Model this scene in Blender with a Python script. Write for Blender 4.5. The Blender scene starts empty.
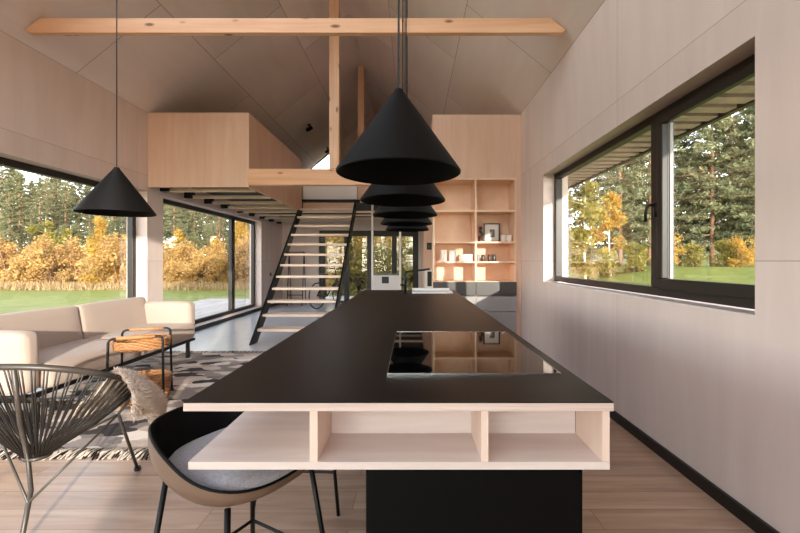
import bpy, math, random
from mathutils import Vector, Matrix
random.seed(7)
PI = math.pi
sc = bpy.context.scene
COL = sc.collection
ORG = {}

# ------------------------------------------------------------------ helpers
def lin(c):
    return tuple(((v/255)/12.92 if v/255 <= 0.04045 else ((v/255+0.055)/1.055)**2.4) for v in c)

class MB:
    def __init__(s): s.v = []; s.f = []
    def add(s, vs, fs):
        n = len(s.v); s.v += [tuple(v) for v in vs]; s.f += [tuple(i+n for i in f) for f in fs]; return s
    def box(s, x0, x1, y0, y1, z0, z1):
        x0, x1 = min(x0, x1), max(x0, x1); y0, y1 = min(y0, y1), max(y0, y1); z0, z1 = min(z0, z1), max(z0, z1)
        return s.add([(x0,y0,z0),(x1,y0,z0),(x1,y1,z0),(x0,y1,z0),(x0,y0,z1),(x1,y0,z1),(x1,y1,z1),(x0,y1,z1)],
              [(0,3,2,1),(4,5,6,7),(0,1,5,4),(1,2,6,5),(2,3,7,6),(3,0,4,7)])
    def prism(s, poly, d):
        n = len(poly); d = Vector(d); a = [Vector(p) for p in poly]
        nrm = Vector((0,0,0))
        for i in range(n): nrm += (a[i]-a[0]).cross(a[(i+1) % n]-a[0])
        if nrm.dot(d) > 0: a = a[::-1]
        vs = a+[p+d for p in a]
        fs = [tuple(range(n)), tuple(range(2*n-1, n-1, -1))]
        for i in range(n): fs.append((i, i+n, (i+1) % n+n, (i+1) % n)) if True else None
        return s.add(vs, fs)
    def tube(s, pts, r, n=8, closed=False, caps=True):
        P = [Vector(p) for p in pts]; m = len(P); rs = r if isinstance(r, (list, tuple)) else [r]*m
        rings = []; up = None
        for i in range(m):
            if closed: t = P[(i+1) % m]-P[i-1]
            else: t = P[min(i+1, m-1)]-P[max(i-1, 0)]
            t.normalize()
            if up is None:
                up = Vector((0,0,1)) if abs(t.z) < .9 else Vector((1,0,0))
            u = up-t*up.dot(t)
            if u.length < 1e-6: u = t.orthogonal()
            u.normalize(); up = u; w = t.cross(u)
            rings.append([P[i]+(u*math.cos(2*PI*k/n)+w*math.sin(2*PI*k/n))*rs[i] for k in range(n)])
        vs = [p for q in rings for p in q]; fs = []
        for i in range(m if closed else m-1):
            j = (i+1) % m
            for k in range(n):
                fs.append((i*n+k, i*n+(k+1) % n, j*n+(k+1) % n, j*n+k))
        if not closed and caps:
            fs.append(tuple(range(n-1, -1, -1))); fs.append(tuple((m-1)*n+k for k in range(n)))
        return s.add(vs, fs)
    def lathe(s, prof, c=(0,0,0), n=48, closed=False, sx=1, sy=1):
        vs = []; fs = []; m = len(prof)
        for r, z in prof:
            for k in range(n):
                a = 2*PI*k/n; vs.append((c[0]+sx*r*math.cos(a), c[1]+sy*r*math.sin(a), c[2]+z))
        for i in range(m if closed else m-1):
            j = (i+1) % m
            for k in range(n): fs.append((i*n+k, i*n+(k+1) % n, j*n+(k+1) % n, j*n+k))
        return s.add(vs, fs)
    def rbox(s, x0, x1, y0, y1, z0, z1, r=.05, puff=0.0, n=5):
        # soft rounded cushion block (superellipsoid-like rounded box)
        c = Vector(((x0+x1)/2, (y0+y1)/2, (z0+z1)/2)); h = Vector(((x1-x0)/2, (y1-y0)/2, (z1-z0)/2))
        r = min(r, h.x, h.y, h.z); vs = []; fs = []; idx = {}
        def samples(hh):
            inner = hh-r; a = [-hh, -hh+r*.3, -inner] if inner > 0 else [-hh, -hh+r*.3]
            N = 8; mid = [-inner+2*inner*i/N for i in range(1, N)]
            b = [inner, hh-r*.3, hh] if inner > 0 else [hh-r*.3, hh]
            return a+mid+b
        S = [samples(h.x), samples(h.y), samples(h.z)]
        def pt(p):
            q = Vector([max(-(h[i]-r), min(h[i]-r, p[i])) for i in range(3)]); d = Vector(p)-q
            if d.length > 1e-9: d = d.normalized()*r
            o = q+d
            if puff:
                for ax in range(3):
                    b, e = (ax+1) % 3, (ax+2) % 3
                    o[ax] += math.copysign(1, p[ax])*puff*(1-(p[b]/h[b])**2)*(1-(p[e]/h[e])**2)*(abs(p[ax])/h[ax])
            return c+o
        def vid(p):
            k = tuple(round(a, 5) for a in p)
            if k not in idx: idx[k] = len(vs); vs.append(pt(p))
            return idx[k]
        for ax in range(3):
            b, e = (ax+1) % 3, (ax+2) % 3
            for sg in (-1, 1):
                for i in range(len(S[b])-1):
                    for j in range(len(S[e])-1):
                        q = []
                        for (bi, ej) in ((i,j),(i+1,j),(i+1,j+1),(i,j+1)):
                            p = [0,0,0]; p[ax] = sg*h[ax]; p[b] = S[b][bi]; p[e] = S[e][ej]; q.append(vid(p))
                        fs.append(tuple(q if sg > 0 else q[::-1]))
        return s.add(vs, fs)
    def xf(s, M):
        s.v = [tuple(M @ Vector(v)) for v in s.v]; return s
    def build(s, name, mat, parent=None, smooth=False, bevel=0, recenter=True, uv=None, kind=None, solid=0, subsurf=0):
        me = bpy.data.meshes.new(name)
        if parent is not None: o3 = ORG[parent.name]
        elif recenter:
            xs = [v[0] for v in s.v]; ys = [v[1] for v in s.v]; zs = [v[2] for v in s.v]
            o3 = Vector(((min(xs)+max(xs))/2, (min(ys)+max(ys))/2, min(zs)))
        else: o3 = Vector((0,0,0))
        me.from_pydata([(v[0]-o3.x, v[1]-o3.y, v[2]-o3.z) for v in s.v], [], s.f)
        if uv:
            ul = me.uv_layers.new(name='UVMap')
            for l in me.loops: ul.data[l.index].uv = uv(s.v[l.vertex_index])
        me.validate(); me.update()
        if smooth: me.polygons.foreach_set('use_smooth', [True]*len(me.polygons))
        me.materials.append(mat)
        o = bpy.data.objects.new(name, me); COL.objects.link(o)
        if parent is not None: o.parent = parent
        else: o.location = o3
        ORG[o.name] = o3
        if bevel:
            b = o.modifiers.new('bevel', 'BEVEL'); b.width = bevel; b.segments = 2; b.limit_method = 'ANGLE'
        if subsurf:
            b = o.modifiers.new('sub', 'SUBSURF'); b.levels = subsurf; b.render_levels = subsurf
        if solid:
            b = o.modifiers.new('solid', 'SOLIDIFY'); b.thickness = solid; b.offset = 0
        if kind: o['kind'] = kind
        return o

def thing(name, label, cat, loc=(0,0,0), group=None):
    o = bpy.data.objects.new(name, None); COL.objects.link(o); o.location = loc; ORG[o.name] = Vector(loc)
    o.empty_display_size = .1
    return tag(o, label, cat, group)
def tag(o, label, cat, group=None):
    o['label'] = label; o['category'] = cat; o['kind'] = 'thing'
    if group: o['group'] = group
    return o
def copy_tree(o, parent=None):
    c = o.copy(); COL.objects.link(c); c.parent = parent
    for ch in list(o.children): copy_tree(ch, c)
    return c

# ------------------------------------------------------------------ materials
def newmat(name):
    m = bpy.data.materials.new(name); m.use_nodes = True; nt = m.node_tree; b = nt.nodes['Principled BSDF']; return m, nt, b
def plain(name, rgb, rough=.5, metal=0, spec=.5, sheen=0, bump=0, bscale=200, var=0):
    m, nt, b = newmat(name); c = lin(rgb)
    b.inputs['Base Color'].default_value = (*c, 1); b.inputs['Roughness'].default_value = rough; b.inputs['Metallic'].default_value = metal
    b.inputs['Specular IOR Level'].default_value = spec
    if sheen: b.inputs['Sheen Weight'].default_value = sheen
    tc = nt.nodes.new('ShaderNodeTexCoord'); no = nt.nodes.new('ShaderNodeTexNoise'); no.inputs['Scale'].default_value = bscale
    no.inputs['Detail'].default_value = 3
    nt.links.new(tc.outputs['Object'], no.inputs['Vector'])
    if var:
        mx = nt.nodes.new('ShaderNodeMix'); mx.data_type = 'RGBA'
        mx.inputs['A'].default_value = (*[v*(1-var) for v in c], 1); mx.inputs['B'].default_value = (*[min(1, v*(1+var)) for v in c], 1)
        nt.links.new(no.outputs['Fac'], mx.inputs['Factor']); nt.links.new(mx.outputs['Result'], b.inputs['Base Color'])
    if bump:
        bp = nt.nodes.new('ShaderNodeBump'); bp.inputs['Strength'].default_value = bump; bp.inputs['Distance'].default_value = .004
        nt.links.new(no.outputs['Fac'], bp.inputs['Height']); nt.links.new(bp.outputs['Normal'], b.inputs['Normal'])
    return m

def wood(name, c1, c2, grain=(1,1,1), rough=.55, scale=1.0, blotch=.10, brick=None, mortar=(90,70,60), msize=.004, spec=.3, knots=0, uv=False, tone=.06, knotcol=(95,50,30), bump=.12):
    """grain = noise scale per axis (small = along the grain). brick=(axisU, axisV, w, h, offU, offV, rowoffset)"""
    m, nt, b = newmat(name); N = nt.nodes; L = nt.links
    b.inputs['Roughness'].default_value = rough; b.inputs['Specular IOR Level'].default_value = spec
    tc = N.new('ShaderNodeTexCoord'); src = tc.outputs['UV' if uv else 'Object']
    mp = N.new('ShaderNodeMapping'); mp.inputs['Scale'].default_value = [g*scale for g in grain]; L.new(src, mp.inputs['Vector'])
    n1 = N.new('ShaderNodeTexNoise'); n1.inputs['Scale'].default_value = 1; n1.inputs['Detail'].default_value = 5; n1.inputs['Roughness'].default_value = .6
    n1.inputs['Distortion'].default_value = .6
    vec = mp.outputs['Vector']
    bt = None
    if brick:
        au, av, w, h, ou, ov, ro = brick
        sx = N.new('ShaderNodeSeparateXYZ'); L.new(src, sx.inputs[0]); cb = N.new('ShaderNodeCombineXYZ')
        L.new(sx.outputs[au], cb.inputs[0]); L.new(sx.outputs[av], cb.inputs[1])
        m2 = N.new('ShaderNodeMapping'); m2.inputs['Location'].default_value = (ou, ov, 0); L.new(cb.outputs[0], m2.inputs['Vector'])
        bt = N.new('ShaderNodeTexBrick'); bt.inputs['Scale'].default_value = 1; bt.inputs['Brick Width'].default_value = w; bt.inputs['Row Height'].default_value = h
        bt.inputs['Mortar Size'].default_value = msize; bt.inputs['Mortar Smooth'].default_value = .1; bt.offset = ro
        bt.inputs['Color1'].default_value = (0,0,0,1); bt.inputs['Color2'].default_value = (1,1,1,1); bt.inputs['Mortar'].default_value = (.5,.5,.5,1)
        L.new(m2.outputs[0], bt.inputs['Vector'])
        # shift the grain from panel to panel
        vm = N.new('ShaderNodeVectorMath'); vm.operation = 'MULTIPLY_ADD'; L.new(bt.outputs['Color'], vm.inputs[0]); vm.inputs[1].default_value = (13, 29, 41); L.new(vec, vm.inputs[2]); vec = vm.outputs[0]
    L.new(vec, n1.inputs['Vector'])
    n2 = N.new('ShaderNodeTexNoise'); n2.inputs['Scale'].default_value = .7; n2.inputs['Detail'].default_value = 2; L.new(src, n2.inputs['Vector'])
    cr = N.new('ShaderNodeValToRGB'); cr.color_ramp.elements[0].position = .3; cr.color_ramp.elements[1].position = .72
    cr.color_ramp.elements[0].color = (*lin(c1), 1); cr.color_ramp.elements[1].color = (*lin(c2), 1)
    L.new(n1.outputs['Fac'], cr.inputs['Fac']); out = cr.outputs['Color']
    def mult(col, fac_out, lo, hi):
        mr = N.new('ShaderNodeMapRange'); mr.inputs['To Min'].default_value = lo; mr.inputs['To Max'].default_value = hi; L.new(fac_out, mr.inputs['Value'])
        vm = N.new('ShaderNodeVectorMath'); vm.operation = 'SCALE'; L.new(col, vm.inputs[0]); L.new(mr.outputs[0], vm.inputs['Scale']); return vm.outputs[0]
    out = mult(out, n2.outputs['Fac'], 1-blotch, 1+blotch)
    if bt is not None:
        out = mult(out, bt.outputs['Color'], 1-tone, 1+tone)
        mx = N.new('ShaderNodeMix'); mx.data_type = 'RGBA'; L.new(bt.outputs['Fac'], mx.inputs['Factor']); L.new(out, mx.inputs['A']); mx.inputs['B'].default_value = (*lin(mortar), 1)
        out = mx.outputs['Result']
    if knots:
        mk = N.new('ShaderNodeMapping'); mk.inputs['Scale'].default_value = [knots*(.36 if g == min(grain) else 1) for g in grain]; L.new(src, mk.inputs['Vector'])
        vo = N.new('ShaderNodeTexVoronoi'); vo.inputs['Scale'].default_value = 1; L.new(mk.outputs[0], vo.inputs['Vector'])
        mr = N.new('ShaderNodeMapRange'); mr.inputs['From Min'].default_value = .07; mr.inputs['From Max'].default_value = .16; mr.inputs['To Min'].default_value = .85; mr.inputs['To Max'].default_value = 0
        L.new(vo.outputs['Distance'], mr.inputs['Value'])
        mx = N.new('ShaderNodeMix'); mx.data_type = 'RGBA'; L.new(mr.outputs[0], mx.inputs['Factor']); L.new(out, mx.inputs['A']); mx.inputs['B'].default_value = (*lin(knotcol), 1); out = mx.outputs['Result']
    L.new(out, b.inputs['Base Color'])
    bp = N.new('ShaderNodeBump'); bp.inputs['Strength'].default_value = bump; bp.inputs['Distance'].default_value = .002
    L.new(n1.outputs['Fac'], bp.inputs['Height']); L.new(bp.outputs['Normal'], b.inputs['Normal'])
    return m

def glass(name, tint=(1,1,1)):
    m = bpy.data.materials.new(name); m.use_nodes = True; nt = m.node_tree; nt.nodes.clear(); N = nt.nodes; L = nt.links
    o = N.new('ShaderNodeOutputMaterial'); t = N.new('ShaderNodeBsdfTransparent'); t.inputs[0].default_value = (*tint, 1)
    g = N.new('ShaderNodeBsdfGlossy'); g.inputs['Roughness'].default_value = 0.0
    fr = N.new('ShaderNodeFresnel'); fr.inputs['IOR'].default_value = 1.5
    ge = N.new('ShaderNodeNewGeometry'); mr = N.new('ShaderNodeMapRange'); mr.inputs['To Min'].default_value = 1.5; mr.inputs['To Max'].default_value = 1/1.5
    L.new(ge.outputs['Backfacing'], mr.inputs['Value']); L.new(mr.outputs[0], fr.inputs['IOR'])
    mx = N.new('ShaderNodeMixShader'); L.new(fr.outputs[0], mx.inputs[0]); L.new(t.outputs[0], mx.inputs[1]); L.new(g.outputs[0], mx.inputs[2]); L.new(mx.outputs[0], o.inputs[0])
    return m

def foliage(name, cols, scale=1.2, trans=.35):
    m, nt, b = newmat(name); N = nt.nodes; L = nt.links
    tc = N.new('ShaderNodeTexCoord'); oi = N.new('ShaderNodeObjectInfo')
    ad = N.new('ShaderNodeVectorMath'); ad.operation = 'ADD'; mu = N.new('ShaderNodeMath'); mu.operation = 'MULTIPLY'; mu.inputs[1].default_value = 50
    L.new(oi.outputs['Random'], mu.inputs[0]); L.new(tc.outputs['Object'], ad.inputs[0]); L.new(mu.outputs[0], ad.inputs[1])
    n = N.new('ShaderNodeTexNoise'); n.inputs['Scale'].default_value = scale; n.inputs['Detail'].default_value = 6; n.inputs['Roughness'].default_value = .75; L.new(ad.outputs[0], n.inputs['Vector'])
    cr = N.new('ShaderNodeValToRGB'); e = cr.color_ramp.elements
    ps = [.3+.4*i/(len(cols)-1) for i in range(len(cols))]
    e[0].position = ps[0]; e[1].position = ps[-1]; e[0].color = (*lin(cols[0]), 1); e[1].color = (*lin(cols[-1]), 1)
    for p, c in list(zip(ps, cols))[1:-1]:
        q = e.new(p); q.color = (*lin(c), 1)
    L.new(n.outputs['Fac'], cr.inputs['Fac']); L.new(cr.outputs['Color'], b.inputs['Base Color'])
    b.inputs['Roughness'].default_value = .6; b.inputs['Specular IOR Level'].default_value = .2
    tr = N.new('ShaderNodeBsdfTranslucent'); L.new(cr.outputs['Color'], tr.inputs['Color'])
    mx = N.new('ShaderNodeMixShader'); mx.inputs[0].default_value = trans; o = N['Material Output']
    L.new(b.outputs[0], mx.inputs[1]); L.new(tr.outputs[0], mx.inputs[2]); L.new(mx.outputs[0], o.inputs[0])
    return m

WALLC1, WALLC2 = (212,193,185), (222,204,196)
M = {}
M['wall_side'] = wood('whitewashed_plywood_side', WALLC1, WALLC2, (5,5,.6), brick=(1,2,2.5,1.25,-.62,0,0), mortar=(176,152,140), msize=.0025, tone=.035, rough=.5, bump=.015)
M['wall_end'] = wood('whitewashed_plywood_end', WALLC1, WALLC2, (5,5,.6), brick=(0,2,1.25,2.5,0,0,0), mortar=(176,152,140), msize=.0025, tone=.03, rough=.5, bump=.015)
M['ceiling'] = wood('whitewashed_plywood_ceiling', (228,212,204), (238,224,217), (.5,3,3), brick=(0,1,2.5,1.25,-.85,0,.5), mortar=(150,126,114), msize=.004, tone=.13, uv=True, rough=.5, bump=.015)
M['ply'] = wood('natural_plywood', (214,176,152), (226,194,172), (8,8,.7), rough=.45, blotch=.08)
M['ply_x'] = wood('natural_plywood_lengthwise', (214,176,152), (226,194,172), (.8,8,8), rough=.45, blotch=.08)
M['birch'] = wood('pale_birch_plywood', (206,192,184), (226,215,208), (1.2,10,14), rough=.42, blotch=.06)
M['birch_z'] = wood('pale_birch_plywood_upright', (220,196,180), (236,216,202), (9,9,1), rough=.42, blotch=.06)
M['edge'] = wood('plywood_edge', (200,180,170), (226,209,200), (3,3,260), rough=.5, blotch=.06)
M['shelfwood'] = wood('warm_bookcase_plywood', (226,192,162), (236,207,182), (5,8,5), rough=.45, blotch=.06)
M['pine'] = wood('knotty_pine', (216,164,126), (236,194,158), (.7,14,14), rough=.5, blotch=.12, knots=7.5)
M['pine_z'] = wood('knotty_pine_upright', (220,174,142), (238,202,172), (14,14,.7), rough=.5, blotch=.1, knots=7.5)
M['joist'] = wood('pale_spruce_joist', (214,190,168), (236,216,196), (.8,12,12), rough=.6)
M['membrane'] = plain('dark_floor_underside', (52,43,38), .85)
M['tread'] = wood('pale_tread_wood', (222,196,174), (240,220,202), (.8,12,12), rough=.4)
M['floorwood'] = wood('oak_floorboards', (160,129,107), (196,169,147), (1.3,16,16), brick=(0,1,1.9,.155,.3,0,.37), mortar=(118,90,74), msize=.0016, tone=.10, rough=.33, spec=.5)
M['concrete'] = plain('polished_grey_floor', (192,194,197), .2, bump=.03, bscale=6, var=.08)
M['blackmetal'] = plain('black_powder_coat', (11,10,10), .45, spec=.3)
M['frame'] = plain('dark_bronze_frame', (38,32,29), .42, spec=.4)
M['lamp'] = plain('matt_black_lamp', (9,8,8), .6, spec=.15)
M['lampin'] = plain('lamp_lining', (10,9,9), .7, spec=.15)
M['worktop'] = plain('black_laminate', (17,13,12), .42, spec=.25, bump=.02, bscale=400)
M['base'] = plain('black_cabinet', (4,4,5), .55, spec=.12)
M['blackglass'] = plain('black_ceramic_glass', (8,7,7), .03, spec=.9)
M['steel'] = plain('brushed_steel', (200,198,195), .25, metal=1)
M['whitemetal'] = plain('white_painted_metal', (226,222,218), .4)
M['whitepanel'] = plain('pale_grey_panel', (236,234,234), .5)
M['greyfront'] = plain('grey_cabinet_front', (150,146,144), .42)
M['darkfront'] = plain('charcoal_cabinet_front', (66,62,60), .4)
M['black'] = plain('black_plastic', (18,18,18), .4)
M['sofa'] = plain('beige_sofa_fabric', (172,153,141), .9, sheen=.1, bump=.25, bscale=500, var=.08)
M['felt'] = plain('grey_felt', (150,148,152), .95, sheen=.4, bump=.6, bscale=160, var=.3)
M['shellout'] = plain('brown_grey_shell', (112,90,74), .38, var=.05)
M['shellin'] = plain('black_shell_lining', (9,9,9), .6, spec=.2)
M['cord'] = plain('dark_pvc_cord', (36,32,29), .45)
M['chairmetal'] = plain('dark_grey_tube', (62,56,51), .4)
M['rattan'] = wood('honey_rattan', (140,92,56), (200,148,100), (60,60,160), rough=.5, blotch=.15)
M['wool'] = plain('cream_sheepskin', (226,211,196), .95, sheen=.3, bump=.6, bscale=60, var=.1)
M['cupwhite'] = plain('white_ceramic', (240,232,222), .3)
M['boxwhite'] = plain('white_box_card', (242,234,222), .6)
M['jardark'] = plain('dark_jar', (60,50,46), .3)
M['paper'] = plain('white_mount', (222,214,206), .7)
M['glass'] = glass('window_glass', (.97,.985,.975))
M['lawn'] = foliage('lawn_grass', [(100,108,46),(122,128,58),(140,142,74)], 2.2, .1)
M['drygrass'] = foliage('dry_grass', [(150,122,84),(178,150,108),(196,172,130)], 1.5, .3)
M['deck'] = wood('grey_decking', (150,142,136), (196,190,184), (12,1,12), brick=(1,0,4,.14,0,0,.5), mortar=(60,55,50), msize=.006, tone=.08, rough=.6)
M['soffit'] = plain('dark_soffit_metal', (44,39,36), .7)
M['soffitlight'] = plain('pale_soffit_metal', (176,158,160), .6)
M['exterior'] = plain('pale_render', (232,228,222), .8)
M['bark'] = plain('pine_bark', (150,112,86), .9, bump=.6, bscale=20, var=.25)
M['birchbark'] = plain('pale_bark', (214,204,192), .8, bump=.3, bscale=12, var=.2)
M['pineleaf'] = foliage('pine_needles', [(64,70,48),(98,102,70),(126,124,90),(156,148,114)], 1.0, .25)
M['paleneedle'] = foliage('blue_green_needles', [(78,86,64),(112,118,86),(146,146,108),(172,164,122)], 1.1, .40)
M['yellow'] = foliage('yellow_leaves', [(132,104,44),(176,138,58),(198,162,82),(152,142,74)], 1.4, .4)
M['orange'] = foliage('orange_leaves', [(132,100,64),(174,136,82),(196,160,98),(178,160,110)], 1.1, .4)
M['yellowgreen'] = foliage('yellow_green_leaves', [(92,92,42),(140,130,60),(176,160,84)], 1.4, .4)

# rug material: irregular black, grey and cream lozenges
def rugmat():
    m, nt, b = newmat('kilim_weave'); N = nt.nodes; L = nt.links
    tc = N.new('ShaderNodeTexCoord'); nz = N.new('ShaderNodeTexNoise'); nz.inputs['Scale'].default_value = 9; L.new(tc.outputs['Object'], nz.inputs['Vector'])
    ad = N.new('ShaderNodeVectorMath'); ad.operation = 'MULTIPLY_ADD'; L.new(nz.outputs['Color'], ad.inputs[0]); ad.inputs[1].default_value = (.07,.07,0); L.new(tc.outputs['Object'], ad.inputs[2])
    mp = N.new('ShaderNodeMapping'); mp.inputs['Scale'].default_value = (4.2,8.0,0); mp.inputs['Rotation'].default_value = (0,0,.5); L.new(ad.outputs[0], mp.inputs['Vector'])
    vo = N.new('ShaderNodeTexVoronoi'); vo.distance = 'MANHATTAN'; vo.inputs['Scale'].default_value = 1; vo.inputs['Randomness'].default_value = .8; L.new(mp.outputs[0], vo.inputs['Vector'])
    sx = N.new('ShaderNodeSeparateColor'); L.new(vo.outputs['Color'], sx.inputs[0])
    cr = N.new('ShaderNodeValToRGB'); cr.color_ramp.interpolation = 'CONSTANT'; e = cr.color_ramp.elements
    e[0].position = 0; e[0].color = (*lin((52,47,46)), 1); e[1].position = .17; e[1].color = (*lin((150,138,132)), 1)
    for p, c in ((.36,(204,190,178)),(.66,(128,118,112)),(.74,(186,168,154)),(.9,(228,216,204))):
        q = e.new(p); q.color = (*lin(c), 1)
    L.new(sx.outputs[0], cr.inputs[0]); L.new(cr.outputs[0], b.inputs['Base Color']); b.inputs['Roughness'].default_value = .95
    n2 = N.new('ShaderNodeTexNoise'); n2.inputs['Scale'].default_value = 120; L.new(tc.outputs['Object'], n2.inputs['Vector'])
    bp = N.new('ShaderNodeBump'); bp.inputs['Strength'].default_value = .5; bp.inputs['Distance'].default_value = .01; L.new(n2.outputs['Fac'], bp.inputs['Height']); L.new(bp.outputs[0], b.inputs['Normal'])
    return m
M['rug'] = rugmat()
M['fringe'] = plain('rug_fringe', (206,194,182), .95, bscale=30, var=.2)

# ------------------------------------------------------------------ dimensions
XL, XR, XC = -3.86, 1.60, -1.13
YB, YF, YM = -3.2, 11.9, 5.85        # rear wall, far wall, loft front
EZ, SL = 3.41, .81                   # eave height, roof slope
RZ = EZ+SL*(XC-XL)                   # ridge
def roofz(x): return EZ+SL*(x-XL if x < XC else XR-x)
S = 'structure'

# ------------------------------------------------------------------ shell
MB().box(XL-.3, XR+.3, YB-.3, 3.2, -.1, 0).build('floor', M['floorwood'], kind=S, recenter=False)
MB().box(XL-.3, XR+.3, 3.2, YF+.3, -.1, 0).build('floor', M['concrete'], kind=S, recenter=False)
# ceiling: two pitched slabs
c = MB(); t = .22
def lslab(xa, xb, ya, yb): c.prism([(xa, ya, roofz(xa)), (xb, ya, roofz(xb)), (xb, ya, roofz(xb)+t), (xa, ya, roofz(xa)+t)], (0, yb-ya, 0))
KX0, KX1, KY0, KY1 = -3.6, -1.25, -3.1, 3.2      # added roof opening over the near end, unseen, for more daylight
lslab(XL-.5, XC, YB-.3, KY0); lslab(XL-.5, KX0, KY0, KY1); lslab(KX1, XC, KY0, KY1); lslab(XL-.5, XC, KY1, YF+.3)
c.prism([(XR+.5, YB-.3, EZ-SL*.5), (XC, YB-.3, RZ), (XC, YB-.3, RZ+t), (XR+.5, YB-.3, EZ-SL*.5+t)], (0, YF-YB+.6, 0))
K = math.sqrt(1+SL*SL)
c.build('ceiling', M['ceiling'], kind=S, recenter=False, uv=lambda v: (v[1], min(v[0]-XL, XR-v[0])*K))

def wall_x(name, xa, xb, y0, y1, z1, opens, mat):
    w = MB(); y = y0
    for (a, b, za, zb) in opens:
        w.box(xa, xb, y, a, 0, z1)
        if za > 0: w.box(xa, xb, a, b, 0, za)
        w.box(xa, xb, a, b, zb, z1); y = b
    w.box(xa, xb, y, y1, 0, z1)
    return w.build(name, mat, kind=S, recenter=False)
W1 = (-2.4, 5.83, .10, 2.27); W2 = (6.2, 10.25, .08, 2.26); W3 = (1.866, 4.87, .985, 2.30)
wall_x('wall_left', XL-.3, XL, YB-.3, YF+.3, EZ+.02, [W1, W2], M['wall_side'])
wall_x('wall_right', XR, XR+.3, YB-.3, YF+.3, EZ+.02, [W3], M['wall_side'])
def wall_y(name, ya, yb, opens, gable, mat):
    w = MB(); x = XL
    for (a, b, za, zb) in opens:
        w.box(x, a, ya, yb, 0, EZ)
        if za > 0: w.box(a, b, ya, yb, 0, za)
        w.box(a, b, ya, yb, zb, EZ); x = b
    w.box(x, XR, ya, yb, 0, EZ)
    for p in gable: w.prism([(q[0], ya, q[1]) for q in p], (0, yb-ya, 0))
    return w.build(name, mat, kind=S, recenter=False)
D1 = (-2.78, .19, 0, 2.16)
gx0, gx1, gzb = -3.16, -2.16, 3.86
e = .05
wall_y('wall_back', YF, YF+.3, [D1], [
    [(XL, EZ), (gx1, EZ), (gx1, gzb), (gx0-.02, gzb), (gx0-.02, roofz(gx0-.02)+e)],
    [(gx1, EZ), (XR, EZ), (XC, RZ+e), (gx1, roofz(gx1)+e)]], M['wall_end'])
D0 = (-3.5, .42, 0, 3.35)  # unseen rear glazing, head raised to let in more daylight
wall_y('wall_front', YB-.3, YB, [D0], [[(XL, EZ), (XR, EZ), (XC, RZ+e)]], M['wall_end'])

# windows ------------------------------------------------------
def win_x(name, x0, x1, y0, y1, z0, z1, t, muls=(), handles=()):
    f = MB(); f.box(x0,x1,y0,y1,z0,z0+t); f.box(x0,x1,y0,y1,z1-t,z1); f.box(x0,x1,y0,y0+t,z0+t,z1-t); f.box(x0,x1,y1-t,y1,z0+t,z1-t)
    for (a, w) in muls: f.box(x0,x1,a-w/2,a+w/2,z0+t,z1-t)
    o = f.build(name, M['frame'], kind=S, recenter=False, bevel=.006)
    ys = [y0+t]+[q for (a, w) in muls for q in (a-w/2, a+w/2)]+[y1-t]
    for i in range(0, len(ys), 2):
        xm = (x0+x1)/2
        MB().box(xm-.004, xm+.004, ys[i]-.005, ys[i+1]+.005, z0+t-.005, z1-t+.005).build('pane', M['glass'], o)
    return o
win_x('window_1', -4.10, -4.02, *W1[:2], W1[2], W1[3], .075, [(1.2, .09)])
w2 = win_x('window_2', -4.10, -4.02, *W2[:2], W2[2], W2[3], .075, [(9.0, .16)])
MB().box(-4.02, -3.995, 8.95, 8.98, .98, 1.16).build('handle', M['blackmetal'], w2, bevel=.004)
# right window: fixed light + opening sash
w3 = win_x('window_3', 1.73, 1.81, W3[0], W3[1], W3[2]+.02, W3[3], .06, [(2.83, .14)])
sf = MB(); a0, a1, b0, b1 = W3[0]+.05, 2.79, W3[2]+.07, W3[3]-.05
sf.box(1.705,1.75,a0,a1,b0,b0+.075); sf.box(1.705,1.75,a0,a1,b1-.06,b1); sf.box(1.705,1.75,a0,a0+.06,b0+.075,b1-.06); sf.box(1.705,1.75,a1-.06,a1,b0+.075,b1-.06)
sf.build('sash', M['frame'], w3, bevel=.006)
gk = MB(); gk.box(1.755,1.775,a1-.072,a1-.06,b0+.075,b1-.06); gk.build('spacer_strip', M['greyfront'], w3)
h = MB(); h.box(1.715,1.731,2.815,2.845,1.56,1.66); h.tube([(1.72,2.83,1.645),(1.68,2.83,1.645),(1.665,2.835,1.63),(1.66,2.845,1.59),(1.668,2.855,1.53)], .010, 8)
h.build('handle', M['blackmetal'], w3, smooth=True)
MB().box(XR+.005, 1.73, W3[0], W3[1], W3[2]-.003, W3[2]+.012).build('trim_1', M['birch'], kind=S, recenter=False)
# rear glazing behind the viewer and gable glass
def win_y(name, x0, x1, y0, y1, z0, z1, t, muls=()):
    f = MB(); f.box(x0,x1,y0,y1,z1-t,z1); f.box(x0,x0+t,y0,y1,z0,z1-t); f.box(x1-t,x1,y0,y1,z0,z1-t); f.box(x0+t,x1-t,y0,y1,z0,z0+.06)
    for (a, w) in muls: f.box(a-w/2,a+w/2,y0,y1,z0+.06,z1-t)
    o = f.build(name, M['frame'], kind=S, recenter=False, bevel=.006)
    xs = [x0+t]+[q for (a, w) in muls for q in (a-w/2, a+w/2)]+[x1-t]; ym = (y0+y1)/2
    for i in range(0, len(xs), 2): MB().box(xs[i]-.005, xs[i+1]+.005, ym-.004, ym+.004, z0+.055, z1-t+.005).build('pane', M['glass'], o)
    return o
win_y('window_4', *D0[:2], YB-.2, YB-.12, 0, D0[3], .07, [(-1.5, .08)])
dd = win_y('door_1', *D1[:2], YF+.08, YF+.18, 0, D1[3], .17, [(-2.78+.15+.7*1-.03, .15), (-1.245, .2), (-.53, .14)])
MB().box(-.50,-.47, YF+.05,YF+.08,.95,1.12).build('handle', M['blackmetal'], dd)
g = MB(); gp = [(gx0, gzb), (gx1, gzb), (gx1, roofz(gx1)-.02)]
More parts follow.
